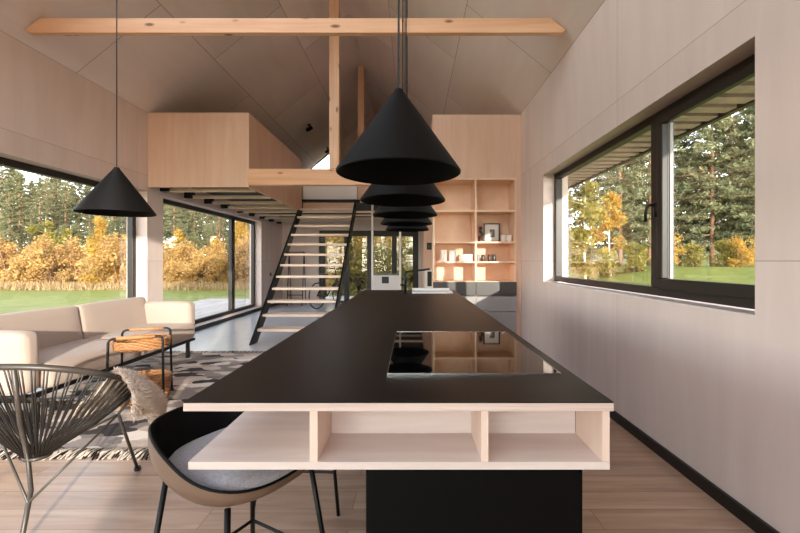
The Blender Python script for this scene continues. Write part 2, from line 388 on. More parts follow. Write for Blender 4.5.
for i in range(3):
    p, q = gp[i], gp[(i+1) % 3]; g.tube([(p[0], YF+.03, p[1]), (q[0], YF+.03, q[1])], .018, 4)
go = g.build('window_5', M['frame'], kind=S, recenter=False)
MB().prism([(p[0], YF+.026, p[1]) for p in gp], (0,.008,0)).build('pane', M['glass'], go)
# added roof light, out of view, to brighten the room
g = MB()
def kbar(xa, xb, ya, yb): g.prism([(xa, ya, roofz(xa)+.10), (xb, ya, roofz(xb)+.10), (xb, ya, roofz(xb)+.17), (xa, ya, roofz(xa)+.17)], (0, yb-ya, 0))
kbar(KX0, KX0+.06, KY0, KY1); kbar(KX1-.06, KX1, KY0, KY1)
for q in range(5):
    ya = KY0+(KY1-KY0-.07)*q/4; kbar(KX0+.06, KX1-.06, ya, ya+.07)
go = g.build('added_roof_light', M['frame'], kind=S, recenter=False)
for q in range(4):
    ya = KY0+(KY1-KY0-.07)*q/4+.07; yb = KY0+(KY1-KY0-.07)*(q+1)/4; xa, xb = KX0+.06, KX1-.06
    MB().prism([(xa, ya, roofz(xa)+.13), (xb, ya, roofz(xb)+.13), (xb, ya, roofz(xb)+.138), (xa, ya, roofz(xa)+.138)], (0, yb-ya, 0)).build('pane', M['glass'], go)

# baseboards
MB().box(XR-.018, XR-.001, YB, YM-.02, 0, .07).build('baseboard_right', M['black'], kind=S, recenter=False)
b = MB(); b.box(XL+.001, XL+.018, YB, YF, 0, .07); b.build('baseboard_left', M['black'], kind=S, recenter=False)
b = MB(); b.box(XL+.02, D1[0]-.01, YF-.018, YF-.001, 0, .07); b.build('baseboard_back', M['black'], kind=S, recenter=False)

# partition with the bookcase niche
BX0, BX1, BZ = .307, 1.525, 2.465
p = MB(); p.box(.300, XR-.002, YM, YM+.06, BZ, EZ-.02); p.box(BX1, XR-.002, YM, YM+.06, 0, BZ); p.box(.300, .335, YM+.06, YM+.40, BZ, EZ-.06)
p.box(.300, XR-.002, YM+.06, 10.0, EZ-.06, EZ-.02); p.box(.335, XR-.002, YM+.37, YM+.40, 0, EZ-.06); p.box(.47, .50, YM+.40, 8.8, 0, EZ-.06); p.box(.26, XR-.002, 8.8, 8.84, 0, EZ-.06); p.box(.26, .30, 8.84, 10.0, 0, EZ-.06)
p.build('wall_partition', M['ply'], kind=S, recenter=False)

# ------------------------------------------------------------------ loft
lb = thing('loft_room', 'plywood loft enclosure hanging in the corner above the sliding window', 'loft', (-3.1, YM, 2.33))
LX0, LX1, LZ0, LZ1 = XL+.002, -2.385, 2.33, 3.42
MB().box(LX0, LX1, YM, YM+.03, LZ0, LZ1).build('front_panel', M['ply'], lb)
MB().box(LX1-.03, LX1, YM+.03, 8.66, LZ0, LZ1).build('side_panel', M['ply'], lb)
MB().box(LX0, LX1-.031, YM+.031, 8.629, 2.53, 2.56).build('floor_panel', M['membrane'], lb)
MB().box(LX0, LX1-.031, 8.63, 8.66, LZ0, LZ1).build('end_panel', M['ply'], lb)
for k in range(4):
    y = 6.15+k*.65
    MB().box(LX0+.13, LX1-.032, y, y+.05, 2.315, 2.365).build('joist', M['joist'], lb)
    MB().box(LX0, LX0+.129, y-.03, y+.08, 2.315, 2.42).build('joist_hanger', M['black'], lb)
fl = thing('loft_deck', 'rear loft floor on exposed joists above the far glass doors', 'loft', (-1.2, 10.3, 2.35))
MB().box(XL+.002, .258, 8.80, YF-.002, 2.53, 2.60).build('floor_panel', M['membrane'], fl)
MB().box(-1.14, .258, 8.765, 8.799, 2.53, 2.92).build('fascia_panel', M['ply_x'], fl)
for k in range(5):
    y = 8.83+k*.65
    MB().box(XL+.13, .257, y, y+.05, 2.315, 2.355).build('joist', M['joist'], fl)
    MB().box(XL+.002, XL+.129, y-.03, y+.08, 2.315, 2.42).build('joist_hanger', M['black'], fl)
tag(MB().box(-2.40, -1.215, 8.81, 8.86, 2.605, 3.0).build('landing_panel', M['whitepanel']), 'pale grey upright panel at the head of the open staircase', 'panel')
tag(MB().box(-2.38, .299, YM-.06, YM+.06, 2.355, 2.585).build('loft_beam', M['pine'], bevel=.004), 'pine beam with knots carrying the loft, under the upright post', 'beam')
tb = MB(); by0, by1 = 3.87, 3.93
zb0, zb1 = 3.46, 3.60
tb.prism([(-3.72, by0, zb0), (1.455, by0, zb0), (1.49, by0, zb0+.03), (1.345, by0, zb1), (-3.605, by0, zb1), (-3.752, by0, zb0+.03)], (0, by1-by0, 0))
tag(tb.build('tie_beam', M['pine'], bevel=.003), 'knotty pine tie beam spanning the room under the pitched ceiling', 'beam')
pb = []
for (y, z0, lab) in ((YM, 2.59, 'tall pine post standing on the front loft beam'), (8.9, 2.62, 'farther pine post rising from the head of the stairs')):
    tag(MB().box(XC-.07, XC+.07, y-.06, y+.06, z0, RZ-.062).build('roof_post', M['pine_z'], bevel=.004), lab, 'post', 'posts under the ridge')
for (x, lab) in ((-.885, 'slim white post under loft edge, beside the staircase'), (-.265, 'slim white post under loft edge, behind the faucet')):
    tag(MB().box(x-.022, x+.022, 8.90+.01, 8.954, 0, 2.529).build('slim_post', M['whitemetal']), lab, 'post', 'slim posts under the loft')

# ------------------------------------------------------------------ stairs
st = thing('staircase', 'open staircase with pale wood treads between black steel stringers', 'stairs', (-1.8, 7.3, 0))
SX0, SX1, SY0, SY1, SZ = -2.42, -1.22, 5.93, 8.78, 2.58
for x in (SX0, SX1-.03):
    MB().prism([(x, SY0, 0), (x, SY0+.27, 0), (x, SY1, SZ-.22), (x, SY1, SZ), (x, SY1-.05, SZ)], (.03, 0, 0)).build('stringer', M['blackmetal'], st)
for k in range(12):
    z = (k+1)*SZ/13; y = SY0+.05+(SY1-SY0-.05)*z/SZ
    MB().box(SX0+.03, SX1-.03, y-.02, y+.24, z-.04, z).build('tread', M['tread'], st, bevel=.003)
MB().box(SX0+.03, SX1-.03, 8.765, 8.795, 2.36, 2.53).build('head_board', M['ply_x'], st)
MB().box(SX0+.0, SX1, 8.70, 8.78, 2.55, 2.59).build('head_plate', M['blackmetal'], st)

# ------------------------------------------------------------------ island
IX0, IX1, IY0, IY1, IZ = -.568, .501, .993, 4.83, .90
isl = thing('kitchen_island', 'long kitchen island with black worktop and open birch end shelf', 'kitchen island', (0, 2.9, 0))
MB().box(IX0, IX1, IY0+.0006, IY1, IZ-.003, IZ).build('worktop', M['worktop'], isl)
MB().box(IX0, IX1, IY0, IY1, IZ-.023, IZ-.0032).build('worktop_edge', M['edge'], isl)
MB().box(IX0+.009, IX1-.007, IY0+.006, 1.17, .729, .748).build('bottom_shelf', M['birch'], isl)
MB().box(IX0+.009, -.262, 1.17, IY1-.05, .729, .748).build('bottom_shelf', M['birch'], isl)
MB().box(-.256, -.236, IY0+.007, IY1-.05, .7485, .876).build('divider', M['birch_z'], isl)
MB().box(.173, .191, IY0+.007, 1.163, .7485, .876).build('divider', M['birch_z'], isl)
MB().box(.476, .494, IY0+.007, 1.163, .7485, .876).build('end_panel', M['birch_z'], isl)
MB().box(-.235, .475, 1.164, 1.178, .7485, .876).build('back_panel', M['birch'], isl)
MB().box(-.135, .494, 1.18, IY1-.03, .09, .8765).build('cabinet_body', M['base'], isl)
MB().box(-.12, .47, 1.22, IY1-.06, 0, .09).build('plinth', M['black'], isl)
e_ = MB(); e_.box(-.135, .494, 1.171, 1.179, .09, .724); e_.build('end_cover', M['base'], isl, bevel=.002)
for k in range(5):
    y = 1.2+k*.72
    d = MB().box(.495, .512, y, y+.71, .10, .87).build('cabinet_door', M['base'], isl, bevel=.002)
    MB().box(.513, .522, y+.2, y+.5, .83, .845).build('handle', M['blackmetal'], d)
ck = thing('cooktop', 'black glass induction cooktop set in the island worktop', 'cooktop', (.19, 1.58, IZ))
MB().box(-.074, .454, 1.228, 1.944, IZ+.0005, IZ+.006).build('glass_plate', M['blackglass'], ck)
cb = MB(); cb.box(-.0745, .4545, 1.2268, 1.228, IZ+.0003, IZ+.0062); cb.box(-.0765,-.074,1.2255,1.9465,IZ+.0003,IZ+.0068); cb.box(.454,.4565,1.2255,1.9465,IZ+.0003,IZ+.0068); cb.box(-.074,.454,1.944,1.9465,IZ+.0003,IZ+.0068)
cb.build('bevel_trim', M['steel'], ck)
sk = thing('sink', 'inset pale sink at the far end of the black worktop', 'sink', (.2, 4.5, IZ))
r_ = MB(); sx0, sx1, sy0, sy1 = .0, .44, 4.3, 4.74
r_.box(sx0,sx1,sy0,sy0+.03,IZ+.0005,IZ+.014); r_.box(sx0,sx1,sy1-.03,sy1,IZ+.0005,IZ+.03); r_.box(sx0,sx0+.03,sy0+.03,sy1-.03,IZ+.0005,IZ+.014); r_.box(sx1-.03,sx1,sy0+.03,sy1-.03,IZ+.0005,IZ+.014)
r_.build('rim', M['whitemetal'], sk, bevel=.003)
MB().box(sx0+.03,sx1-.03,sy0+.03,sy1-.03,IZ+.0005,IZ+.004).build('basin', M['steel'], sk)
fc = thing('faucet', 'black angular faucet standing at the far end of the island', 'faucet', (-.072, 4.22, IZ))
MB().tube([(-.072,4.22,IZ),(-.072,4.22,IZ+.012)], .03, 16).build('base_ring', M['blackmetal'], fc, smooth=False)
MB().tube([(-.072,4.22,IZ+.01),(-.072,4.22,IZ+.215),(-.06,4.23,IZ+.235),(.10,4.30,IZ+.252),(.19,4.34,IZ+.262)], .012, 10).build('spout', M['blackmetal'], fc, smooth=True)
MB().tube([(-.072,4.22,IZ+.09),(-.125,4.20,IZ+.10)], .007, 8).build('lever', M['blackmetal'], fc, smooth=True)

# ------------------------------------------------------------------ pendant lamps
def pendant(x, y, zr, R, H, label, ztop):
    t = thing('pendant_lamp', label, 'lamp', (x, y, zr), 'black cone pendant lamps')
    s = MB(); s.lathe([(R-.004, .0), (R, .002), (R, .008), (.022, H), (.016, H+.012)], (x, y, zr), 72); s.build('shade', M['lamp'], t, smooth=True)
    s = MB(); s.lathe([(R-.004, .0), (.02, H-.012)], (x, y, zr), 72)
    s.f = [f[::-1] for f in s.f]; s.build('lining', M['lampin'], t, smooth=True)
    MB().lathe([(.0, H-.13), (.02, H-.13), (.024, H-.1), (.024, H-.03)], (x, y, zr), 20).build('lamp_holder', M['black'], t, smooth=True)
    MB().lathe([(0, H-.205), (.018, H-.2), (.03, H-.175), (.028, H-.15), (.014, H-.128)], (x, y, zr), 20).build('bulb', M['cupwhite'], t, smooth=True)
    MB().tube([(x, y, zr+H), (x, y, ztop)], .0042, 6).build('cord', M['black'], t)
    MB().tube([(x, y, ztop-.05), (x, y, ztop+.03)], .04, 20).build('ceiling_cup', M['black'], t)
    return t
ords = ['first black cone pendant in the island row, hanging above the cooktop', 'second black cone pendant in the island row, just behind the one over the cooktop',
        'third black cone pendant, middle of the island row', 'fourth black cone pendant in the island row, next to last', 'fifth black cone pendant, farthest along the island near the faucet']
for k in range(5): pendant(-.054, 1.62+.742*k, 1.602, .25, .33, ords[k], roofz(-.054)-.02)
pendant(-2.185, 2.96, 1.60, .25, .33, 'single black cone pendant hanging over the lounge near the big window', roofz(-2.21)-.02)

# ------------------------------------------------------------------ bookcase
bc = thing('bookcase', 'tall warm plywood bookcase with open cells above grey drawers', 'bookcase', (.916, YM+.2, 0))
ty = .025; y0, y1 = YM-.02, YM+.35
for x in (BX0, BX1-ty-.003, .931-ty/2):
    MB().box(x, x+ty, y0, y1, .02, BZ-.03).build('upright', M['shelfwood'], bc)
MB().box(BX0, BX1-.003, y0, y1, BZ-.03, BZ-.005).build('top_panel', M['shelfwood'], bc)
MB().box(BX0, BX1-.003, y1+.001, y1+.012, .02, BZ-.005).build('back_panel', M['shelfwood'], bc)
ZS = [1.995, 1.535, 1.245, .955]
cells = [(BX0+ty, .931-ty/2), (.931+ty/2, BX1-ty-.003)]
for z in ZS:
    for (a, b_) in cells: MB().box(a, b_, y0+.01, y1, z-.025, z).build('shelf', M['shelfwood'], bc)
for i, (a, b_) in enumerate([(BX0+.002, .929), (.933, BX1-.004)]):
    MB().box(a, b_, y0-.02, y0-.001, .745, .945).build('drawer', M['darkfront'], bc, bevel=.002)
    for (z0, z1) in ((.52, .735), (.09, .51)):
        MB().box(a, b_, y0-.02, y0-.001, z0, z1).build('cabinet_front', M['greyfront'], bc, bevel=.002)
MB().box(BX0, BX1-.003, y0+.02, y0+.04, 0, .09).build('plinth', M['black'], bc)
YS = y0+.10
def at(px, Y): return (px-412)/400*Y
# things on its shelves
pf = thing('picture_frame', 'dark framed picture leaning on the bookcase shelf', 'picture', (1.18, YS+.1, 1.535))
fx0, fx1, fz0, fz1 = at(483.5, YS+.1), at(500, YS+.1), 1.536, 1.82
f = MB(); f.box(fx0,fx1,YS+.1,YS+.115,fz0,fz0+.02); f.box(fx0,fx1,YS+.1,YS+.115,fz1-.02,fz1); f.box(fx0,fx0+.02,YS+.1,YS+.115,fz0+.02,fz1-.02); f.box(fx1-.02,fx1,YS+.1,YS+.115,fz0+.02,fz1-.02)
f.build('frame', M['black'], pf); MB().box(fx0+.02,fx1-.02,YS+.106,YS+.114,fz0+.02,fz1-.02).build('mount', M['paper'], pf)
mx = (fx0+fx1)/2; MB().box(mx-.03, mx+.045, YS+.103, YS+.1055, fz0+.07, fz0+.19).build('print', M['jardark'], pf)
fg = thing('figurine', 'small dark bent figurine beside the framed picture', 'figurine', (at(481, YS), YS, 1.535))
fx = at(481, YS)
MB().lathe([(0,0),(.05,0),(.05,.012),(0,.012)], (fx, YS, 1.5355), 20).build('base', M['jardark'], fg)
MB().tube([(fx-.03,YS,1.547),(fx-.025,YS,1.60),(fx+.02,YS,1.64),(fx-.01,YS,1.69),(fx-.012,YS,1.72)], [.014,.02,.02,.022,.012], 10).build('body', M['jardark'], fg, smooth=True)
MB().lathe([(0,-.028),(.02,-.02),(.027,0),(.02,.02),(0,.028)], (fx-.005, YS, 1.735), 14).build('head', M['jardark'], fg, smooth=True)
for i, px in enumerate((503.5, 509)):
    x = at(px, YS)
    tag(MB().lathe([(0,0),(.032,0),(.039,.03),(.037,.10),(.034,.10),(.035,.03),(0,.012)], (x, YS, 1.5352), 20).build('cup', M['cupwhite'], smooth=True), ['small white cup next to the framed picture', 'small white cup at the end of the picture shelf'][i], 'cup', 'white cups on the bookcase')
for i, (px, h_, col) in enumerate(((478, .10, 'greyfront'), (483, .10, 'jardark'), (489.5, .10, 'jardark'), (494, .10, 'jardark'))):
    x = at(px, YS); j = MB().lathe([(0,0),(.026,0),(.028,.01),(.028,h_-.012),(.022,h_),(0,h_)], (x, YS, 1.2455), 20).build('jar', M[col], smooth=True)
    tag(j, ['small grey jar against the bookcase divider', 'dark jar beside the small grey jar', 'dark jar, inner one of the touching pair', 'dark jar at the outer end of the jar row'][i], 'jar', 'jars on the bookcase')
for i, (p0, p1, h_) in enumerate(((440.5, 446.5, .165), (449, 456, .16))):
    x0, x1 = at(p0, YS), at(p1, YS)
    cn = thing('canister', ['white canister at the end of the bookcase shelf', 'white canister beside the low white box'][i], 'canister', ((x0+x1)/2, YS, 1.2455), 'white canisters on the bookcase')
    R = (x1-x0)/2
    MB().lathe([(0,0),(R,0),(R,h_-.02),(0,h_-.02)], ((x0+x1)/2, YS, 1.2455), 24).build('body', M['boxwhite'], cn)
    MB().lathe([(0,h_-.019),(R+.002,h_-.019),(R+.002,h_),(0,h_)], ((x0+x1)/2, YS, 1.2455), 24).build('lid', M['cupwhite'], cn)
wb = thing('storage_box', 'low white box with lid on the bookcase shelf', 'box', (at(465, YS), YS+.04, 1.2455))
x0, x1 = at(459, YS), at(472, YS)
MB().box(x0, x1, YS-.04, YS+.12, 1.2455, 1.325).build('body', M['boxwhite'], wb); MB().box(x0-.003, x1+.003, YS-.043, YS+.123, 1.3255, 1.35).build('lid', M['boxwhite'], wb, bevel=.003)

# ------------------------------------------------------------------ sofa
so = thing('sofa', 'beige upholstered sofa with padded arms standing by the picture window', 'sofa', (-3.25, 4.1, 0))
fr = MB()
for x in (-2.86, -3.62): fr.box(x-.02, x+.02, 2.98, 5.24, .215, .245)
for y in (3.0, 4.1, 5.2): fr.box(-3.62, -2.86, y-.02, y+.02, .215, .245)
fr.build('frame', M['blackmetal'], so)
for x in (-2.87, -3.6):
    for y in (3.05, 5.12): MB().box(x-.018, x+.018, y-.018, y+.018, 0, .2145).build('leg', M['blackmetal'], so)
for (ya, yb) in ((3.10, 4.15), (4.16, 5.2)):
    MB().rbox(-3.45, -2.80, ya, yb, .25, .45, .055, .010).build('seat_cushion', M['sofa'], so, smooth=True)
    bk = MB().rbox(-.10, .12, ya+.0, yb, 0, .42, .038, .014)
    bk.xf(Matrix.Translation((-3.50, 0, .36)) @ Matrix.Rotation(-.17, 4, 'Y')); bk.build('back_cushion', M['sofa'], so, smooth=True)
MB().rbox(-3.72, -3.56, 2.97, 5.30, .25, .68, .05).build('backrest', M['sofa'], so, smooth=True)
MB().rbox(-3.58, -2.86, 5.13, 5.30, .25, .715, .045, .012).build('armrest', M['sofa'], so, smooth=True)
MB().rbox(-3.58, -2.86, 2.94, 3.09, .25, .715, .045, .012).build('armrest', M['sofa'], so, smooth=True)

# ------------------------------------------------------------------ rug
RX0, RX1, RY0, RY1 = -3.5, -1.62, 2.62, 5.40
rg = thing('rug', 'black, grey and cream kilim rug with fringed ends', 'rug', ((RX0+RX1)/2, 4, 0))
w = MB(); nx, ny = 40, 60
for i in range(nx+1):
    for j in range(ny+1): w.v.append((RX0+(RX1-RX0)*i/nx, RY0+(RY1-RY0)*j/ny, .010+random.uniform(0,.003)))
for i in range(nx):
    for j in range(ny):
        a = i*(ny+1)+j; w.f.append((a, a+ny+1, a+ny+2, a+1))
n0 = len(w.v); w.add([(RX0,RY0,.001),(RX1,RY0,.001),(RX1,RY1,.001),(RX0,RY1,.001)], [(3,2,1,0)])
w.build('woven_field', M['rug'], rg)
for (ye, sg) in ((RY0, -1), (RY1, 1)):
    for (mt, nk) in (('fringe', 190), ('black', 130)):
        fm = MB()
        for k in range(nk):
            x = RX0+(RX1-RX0)*(k+random.random())/nk; l = random.uniform(.06, .115); dx = random.uniform(-.03, .03)
            fm.tube([(x, ye-sg*.02, .0125), (x+dx*.4, ye+sg*l*.5, .012+random.uniform(0,.012)), (x+dx, ye+sg*l, .004)], .0045, 4)
        o = fm.build('fringe', M[mt], rg)
        if mt == 'black': o['label'] = 'black strands of the fringe'

# ------------------------------------------------------------------ rattan tray table
tc_ = Vector((-2.385, 3.53)); ang = math.radians(24)
tt = thing('tray_table', 'round rattan tray table with black frame and basket shelf below', 'side table', (tc_.x, tc_.y, .012))
def L2(u, v, z): return (tc_.x+u*math.cos(ang)-v*math.sin(ang), tc_.y+u*math.sin(ang)+v*math.cos(ang), z)
for sv in (-1, 1):
    v = sv*.225
    MB().tube([L2(-.20, v*1.1, .014), L2(-.19, v, .585), L2(-.18, v, .605), L2(-.16, v, .615), L2(.16, v, .615), L2(.18, v, .605), L2(.19, v, .585), L2(.20, v*1.1, .014)], .010, 8).build('leg_frame', M['blackmetal'], tt, smooth=True)
    MB().tube([L2(-.135, v, .615), L2(.135, v, .615)], .0145, 10).build('wrapped_grip', M['rattan'], tt, smooth=True)
for su in (-1, 1):
    for sv in (-1, 1): MB().tube([L2(su*.20, sv*.2475, .0125), L2(su*.20, sv*.2475, .03)], .017, 10).build('foot_cap', M['black'], tt)
def weave(z0, z1, R0, R1, rows):
    w = MB(); n = 96
    for k in range(rows):
        z = z0+(z1-z0)*k/(rows-1); R = R0+(R1-R0)*k/(rows-1)
        pts = []
        for i in range(n):
            a = 2*PI*i/n; rr = R+.0075*math.sin(a*18+PI*k); pts.append((tc_.x+rr*math.cos(a), tc_.y+rr*math.sin(a), z))
        w.tube(pts, .0075, 6, closed=True)
    return w
def disc(z, R): return MB().lathe([(0, z-.006), (R, z-.006), (R, z), (0, z)], (tc_.x, tc_.y, 0), 48)
weave(.497, .563, .203, .212, 6).build('tray_wall', M['rattan'], tt, smooth=True)
disc(.505, .207).build('tray_bottom', M['rattan'], tt)
weave(.035, .225, .195, .222, 15).build('basket_wall', M['rattan'], tt, smooth=True)
disc(.04, .197).build('basket_bottom', M['rattan'], tt)

# ------------------------------------------------------------------ acapulco style chair
ac = thing('lounge_chair', 'round lounge chair of radiating dark cords on a thin metal frame', 'chair', (-1.9, 2.07, 0))
hub = Vector((-1.90, 2.03, .265)); RC = Vector((-1.91, 2.10))
fd = Vector((-.16, .987))           # facing direction
rd = Vector((fd.y, -fd.x))
def rim(t):                          # t = 0 at the back
    u = -math.cos(t); l = math.sin(t)
    uu = u*.37; ll = l*(.42-.04*u)
    p = RC+fd*uu+rd*ll
    z = .585-.19*u+.012*math.cos(2*t)+.012*math.sin(t)
    return Vector((p.x, p.y, z))
NR = 72
MB().tube([rim(2*PI*k/NR) for k in range(NR)], .015, 8, closed=True).build('rim', M['chairmetal'], ac, smooth=True)
MB().tube([hub+Vector((.05*math.cos(2*PI*k/24), .05*math.sin(2*PI*k/24), 0)) for k in range(24)], .012, 8, closed=True).build('hub_ring', M['chairmetal'], ac, smooth=True)
NCD = 60
for k in range(NCD):
    t_ = 2*PI*(k+.5)/NCD; a = rim(t_); d = Vector((a.x-hub.x, a.y-hub.y, 0)).normalized()*.05+hub
    for off in (-.007, .007):
        tt2 = t_+off*2.2; a2 = rim(tt2); m_ = a2.lerp(d, .55)+Vector((0,0,-.02))
        if off < 0: cm = MB()
        cm.tube([a2, a2.lerp(d, .3)+Vector((0,0,-.013)), m_, d], .0038, 5)
    cm.build('cord', M['cord'], ac, smooth=True)
bt_ = rim(.22)
MB().tube([bt_, bt_.lerp(hub, .5)+Vector((0,-.03,-.03)), hub+Vector((0,-.05,.0)), Vector((-1.81, 1.90, .16)), Vector((-1.72, 1.76, .01))], .0105, 10).build('rear_leg', M['chairmetal'], ac, smooth=True)
for (tp, ft) in ((Vector((-1.63, 2.22, .40)), Vector((-1.64, 2.39, .01))), (Vector((-2.22, 2.12, .40)), Vector((-2.36, 2.24, .01)))):
    r0 = rim(1.75) if tp.x > -1.9 else rim(-1.75)
    l = MB().tube([r0, tp, ft], .0085, 8).build('side_leg', M['chairmetal'], ac, smooth=True)
    MB().tube([ft-Vector((0,0,.008)), ft+Vector((0,0,.012))], .018, 10).build('foot_pad', M['black'], l)
    MB().tube([tp, Vector((-1.785, 1.86, .125))], .006, 8).build('brace', M['chairmetal'], ac, smooth=True)
    MB().tube([tp, hub], .006, 8).build('brace', M['chairmetal'], ac, smooth=True)
# sheepskin over the rim
th = MB(); ns, nt_ = 26, 30
def throwpt(a, b):
    t_ = 1.12+a*.80; r_ = rim(t_); out = Vector((r_.x-RC.x, r_.y-RC.y, 0)).normalized()
    inn = (hub-r_)
    if b < .45:                       # inside, down along the cords
        q = (.45-b)/.45; p = r_+inn*(.55*q)+Vector((0,0,.025))+out*.0
    elif b < .55:
        q = (b-.45)/.1; p = r_+Vector((0,0,.025+.012*math.sin(q*PI)))+out*(.03*q)
    else:
        q = (b-.55)/.45; p = r_+out*(.03+.085*math.sin(q*2.2))+Vector((0,0,.025-q*(.25-.12*abs(a-.5)+.03*math.sin(a*19))))
    return p
base = [[throwpt(i/ns, j/nt_) for j in range(nt_+1)] for i in range(ns+1)]
for i in range(ns+1):
    for j in range(nt_+1):
        p = base[i][j]; w_ = Vector((math.sin(i*1.3+j*.9), math.cos(i*.8-j*1.1), math.sin(i*.7+j)))*.006; th.v.append(tuple(p+w_))
for i in range(ns):
    for j in range(nt_):
        a = i*(nt_+1)+j; th.f.append((a, a+nt_+1, a+nt_+2, a+1))
for _ in range(9000):                 # wool locks
    i = random.randrange(ns); j = random.randrange(nt_); p = base[i][j].lerp(base[i+1][j+1], random.random())
    n_ = (base[i+1][j]-base[i][j]).cross(base[i][j+1]-base[i][j])
    if n_.length < 1e-9: continue
    n_.normalize(); n_ = n_ if n_.dot(Vector((p.x-RC.x, p.y-RC.y, .35))) > 0 else -n_
    d = (n_+Vector((random.gauss(0,.5), random.gauss(0,.5), random.gauss(-.4,.5)))).normalized()*random.uniform(.014, .030); s_ = d.orthogonal().normalized()*.0028
    th.add([p-s_, p+s_, p+d], [(0,1,2)])
tag(th.build('sheepskin', M['wool'], smooth=True), 'cream sheepskin draped over the rim of the cord lounge chair', 'throw')

# ------------------------------------------------------------------ bar stools (facing +X)
def stool(label):
    t = thing('bar_stool', label, 'stool', (0,0,0), 'bar stools along the island')
    out = MB(); inn = MB(); n = 64; m = 10
    def shell(a, q, dr=0):            # a angle, 0 = front (+X); q 0 bottom .. 1 rim
        back = .5-.5*math.cos(a)      # 0 front, 1 back
        rimz = .592+.140*min(1, back*1.30)**1.3
        z = .536+(rimz-.536)*q
        R = (.235+.012*back)*(.74+.26*math.sin(min(1, q*1.25)*PI/2))+dr
        ex = 1.0/((abs(math.cos(a))**2.6+abs(math.sin(a))**2.6)**(1/2.6))
        R *= min(ex, 1.12)
        return (R*math.cos(a), R*math.sin(a)*1.02, z)
    for M_, dr, dz in ((out, 0, 0), (inn, -.011, .004)):
        vs = [(0,0,.528 if dr == 0 else .542)]
        for q in range(m+1):
            for k in range(n):
                p = shell(2*PI*k/n, q/m, dr); vs.append((p[0], p[1], p[2]+(dz if q < m else 0)))
        fs = []
        for k in range(n): fs.append((0, 1+(k+1) % n, 1+k))
        for q in range(m):
            for k in range(n): fs.append((1+q*n+k, 1+q*n+(k+1) % n, 1+(q+1)*n+(k+1) % n, 1+(q+1)*n+k))
        if dr < 0: fs = [f[::-1] for f in fs]
        M_.add(vs, fs)
    rm = MB(); pts = []
    for k in range(n):
        p = shell(2*PI*k/n, 1, -.0055); pts.append(p)
    out.build('shell', M['shellout'], t, smooth=True); inn.build('lining', M['shellin'], t, smooth=True)
    rm.tube(pts, .0055, 6, closed=True); rm.build('rim', M['shellin'], t, smooth=True)
    cu = MB(); vs = []; 
    prof = [(0,.640),(.08,.640),(.15,.636),(.19,.624),(.207,.602),(.205,.588),(.19,.575),(0,.570)]
    for r, z in prof:
        for k in range(48):
            a = 2*PI*k/48; ex = min(1.12, 1.0/((abs(math.cos(a))**2.8+abs(math.sin(a))**2.8)**(1/2.8)))
            fx = 1.10 if math.cos(a) > 0 else .99
            vs.append((r*ex*math.cos(a)*fx, r*ex*math.sin(a), z))
    fs = []
    for q in range(len(prof)-1):
        for k in range(48): fs.append((q*48+k, q*48+(k+1) % 48, (q+1)*48+(k+1) % 48, (q+1)*48+k))
    cu.add(vs, [f[::-1] for f in fs]); cu.build('seat_cushion', M['felt'], t, smooth=True)
    for sx_ in (-1, 1):
        for sy_ in (-1, 1):
            MB().tube([(sx_*.15, sy_*.165, .548), (sx_*.215, sy_*.225, 0)], .009, 8).build('leg', M['blackmetal'], t, smooth=True)
    def lp(sx_, sy_, z): q = 1-z/.545; return (sx_*(.15+.065*q), sy_*(.165+.06*q), z)
    MB().tube([lp(-1,-1,.2), lp(1,-1,.2), lp(1,1,.2), lp(-1,1,.2)], .007, 8, closed=True).build('footrest', M['blackmetal'], t)
    u = MB(); u.box(-.15,.15,-.012,.012,.522,.532); u.box(-.012,.012,-.165,.165,.522,.532); u.build('seat_bracket', M['blackmetal'], t)
    return t
s1 = stool('bar stool with grey felt seat tucked under the near open shelf corner'); s1.location = (-.575, 1.35, 0); s1.rotation_euler = (0,0,-.50)
s2 = copy_tree(s1); s2.location = (-.565, 2.2, 0); s2.rotation_euler = (0,0,-.05)
s2['label'] = 'second bar stool along the island, mostly hidden beneath the shelf'

# ------------------------------------------------------------------ small fittings
def spot(x, y, label):
    z = roofz(x)
    t = thing('ceiling_spotlight', label, 'spotlight', (x, y, z-.13), 'black ceiling spotlights')
    MB().lathe([(0,0),(.045,0),(.045,.02),(0,.02)], (x, y, z-.03), 20).build('mount', M['black'], t)
    MB().tube([(x, y, z-.02), (x, y, z-.09)], .01, 8).build('stem', M['black'], t)
    MB().tube([(x-.05, y-.03, z-.16), (x+.06, y+.03, z-.07)], .042, 16).build('head', M['black'], t)
spot(-2.47, 9.6, 'small black spotlight on the bare slope of the ceiling')
spot(-2.45, 11.6, 'small black spotlight beside the triangular gable window')
sw = thing('light_switch', 'small dark switch on the wall past the sliding window', 'switch', (XL+.01, 10.9, 1.0))
MB().box(XL+.001, XL+.012, 10.84, 10.96, .84, .93).build('plate', M['black'], sw, bevel=.002); MB().box(XL+.0125, XL+.016, 10.86, 10.94, .855, .915).build('rocker', M['jardark'], sw)
th_ = thing('thermostat', 'dark square thermostat on the plywood wall past the bookcase', 'thermostat', (.385, 8.79, 1.5))
MB().box(.325, .435, 8.775, 8.799, 1.50, 1.65).build('case', M['black'], th_, bevel=.003); MB().box(.345, .415, 8.771, 8.7745, 1.53, 1.61).build('screen', M['jardark'], th_)
wp = thing('wall_unit', 'white wall unit with dark grille low on the plywood wall past the bookcase', 'wall unit', (.37, 8.78, .6))
MB().box(.275, .455, 8.72, 8.799, .62, 1.06).build('case', M['whitemetal'], wp, bevel=.004); MB().box(.335, .43, 8.714, 8.7195, .70, 1.02).build('grille', M['black'], wp)
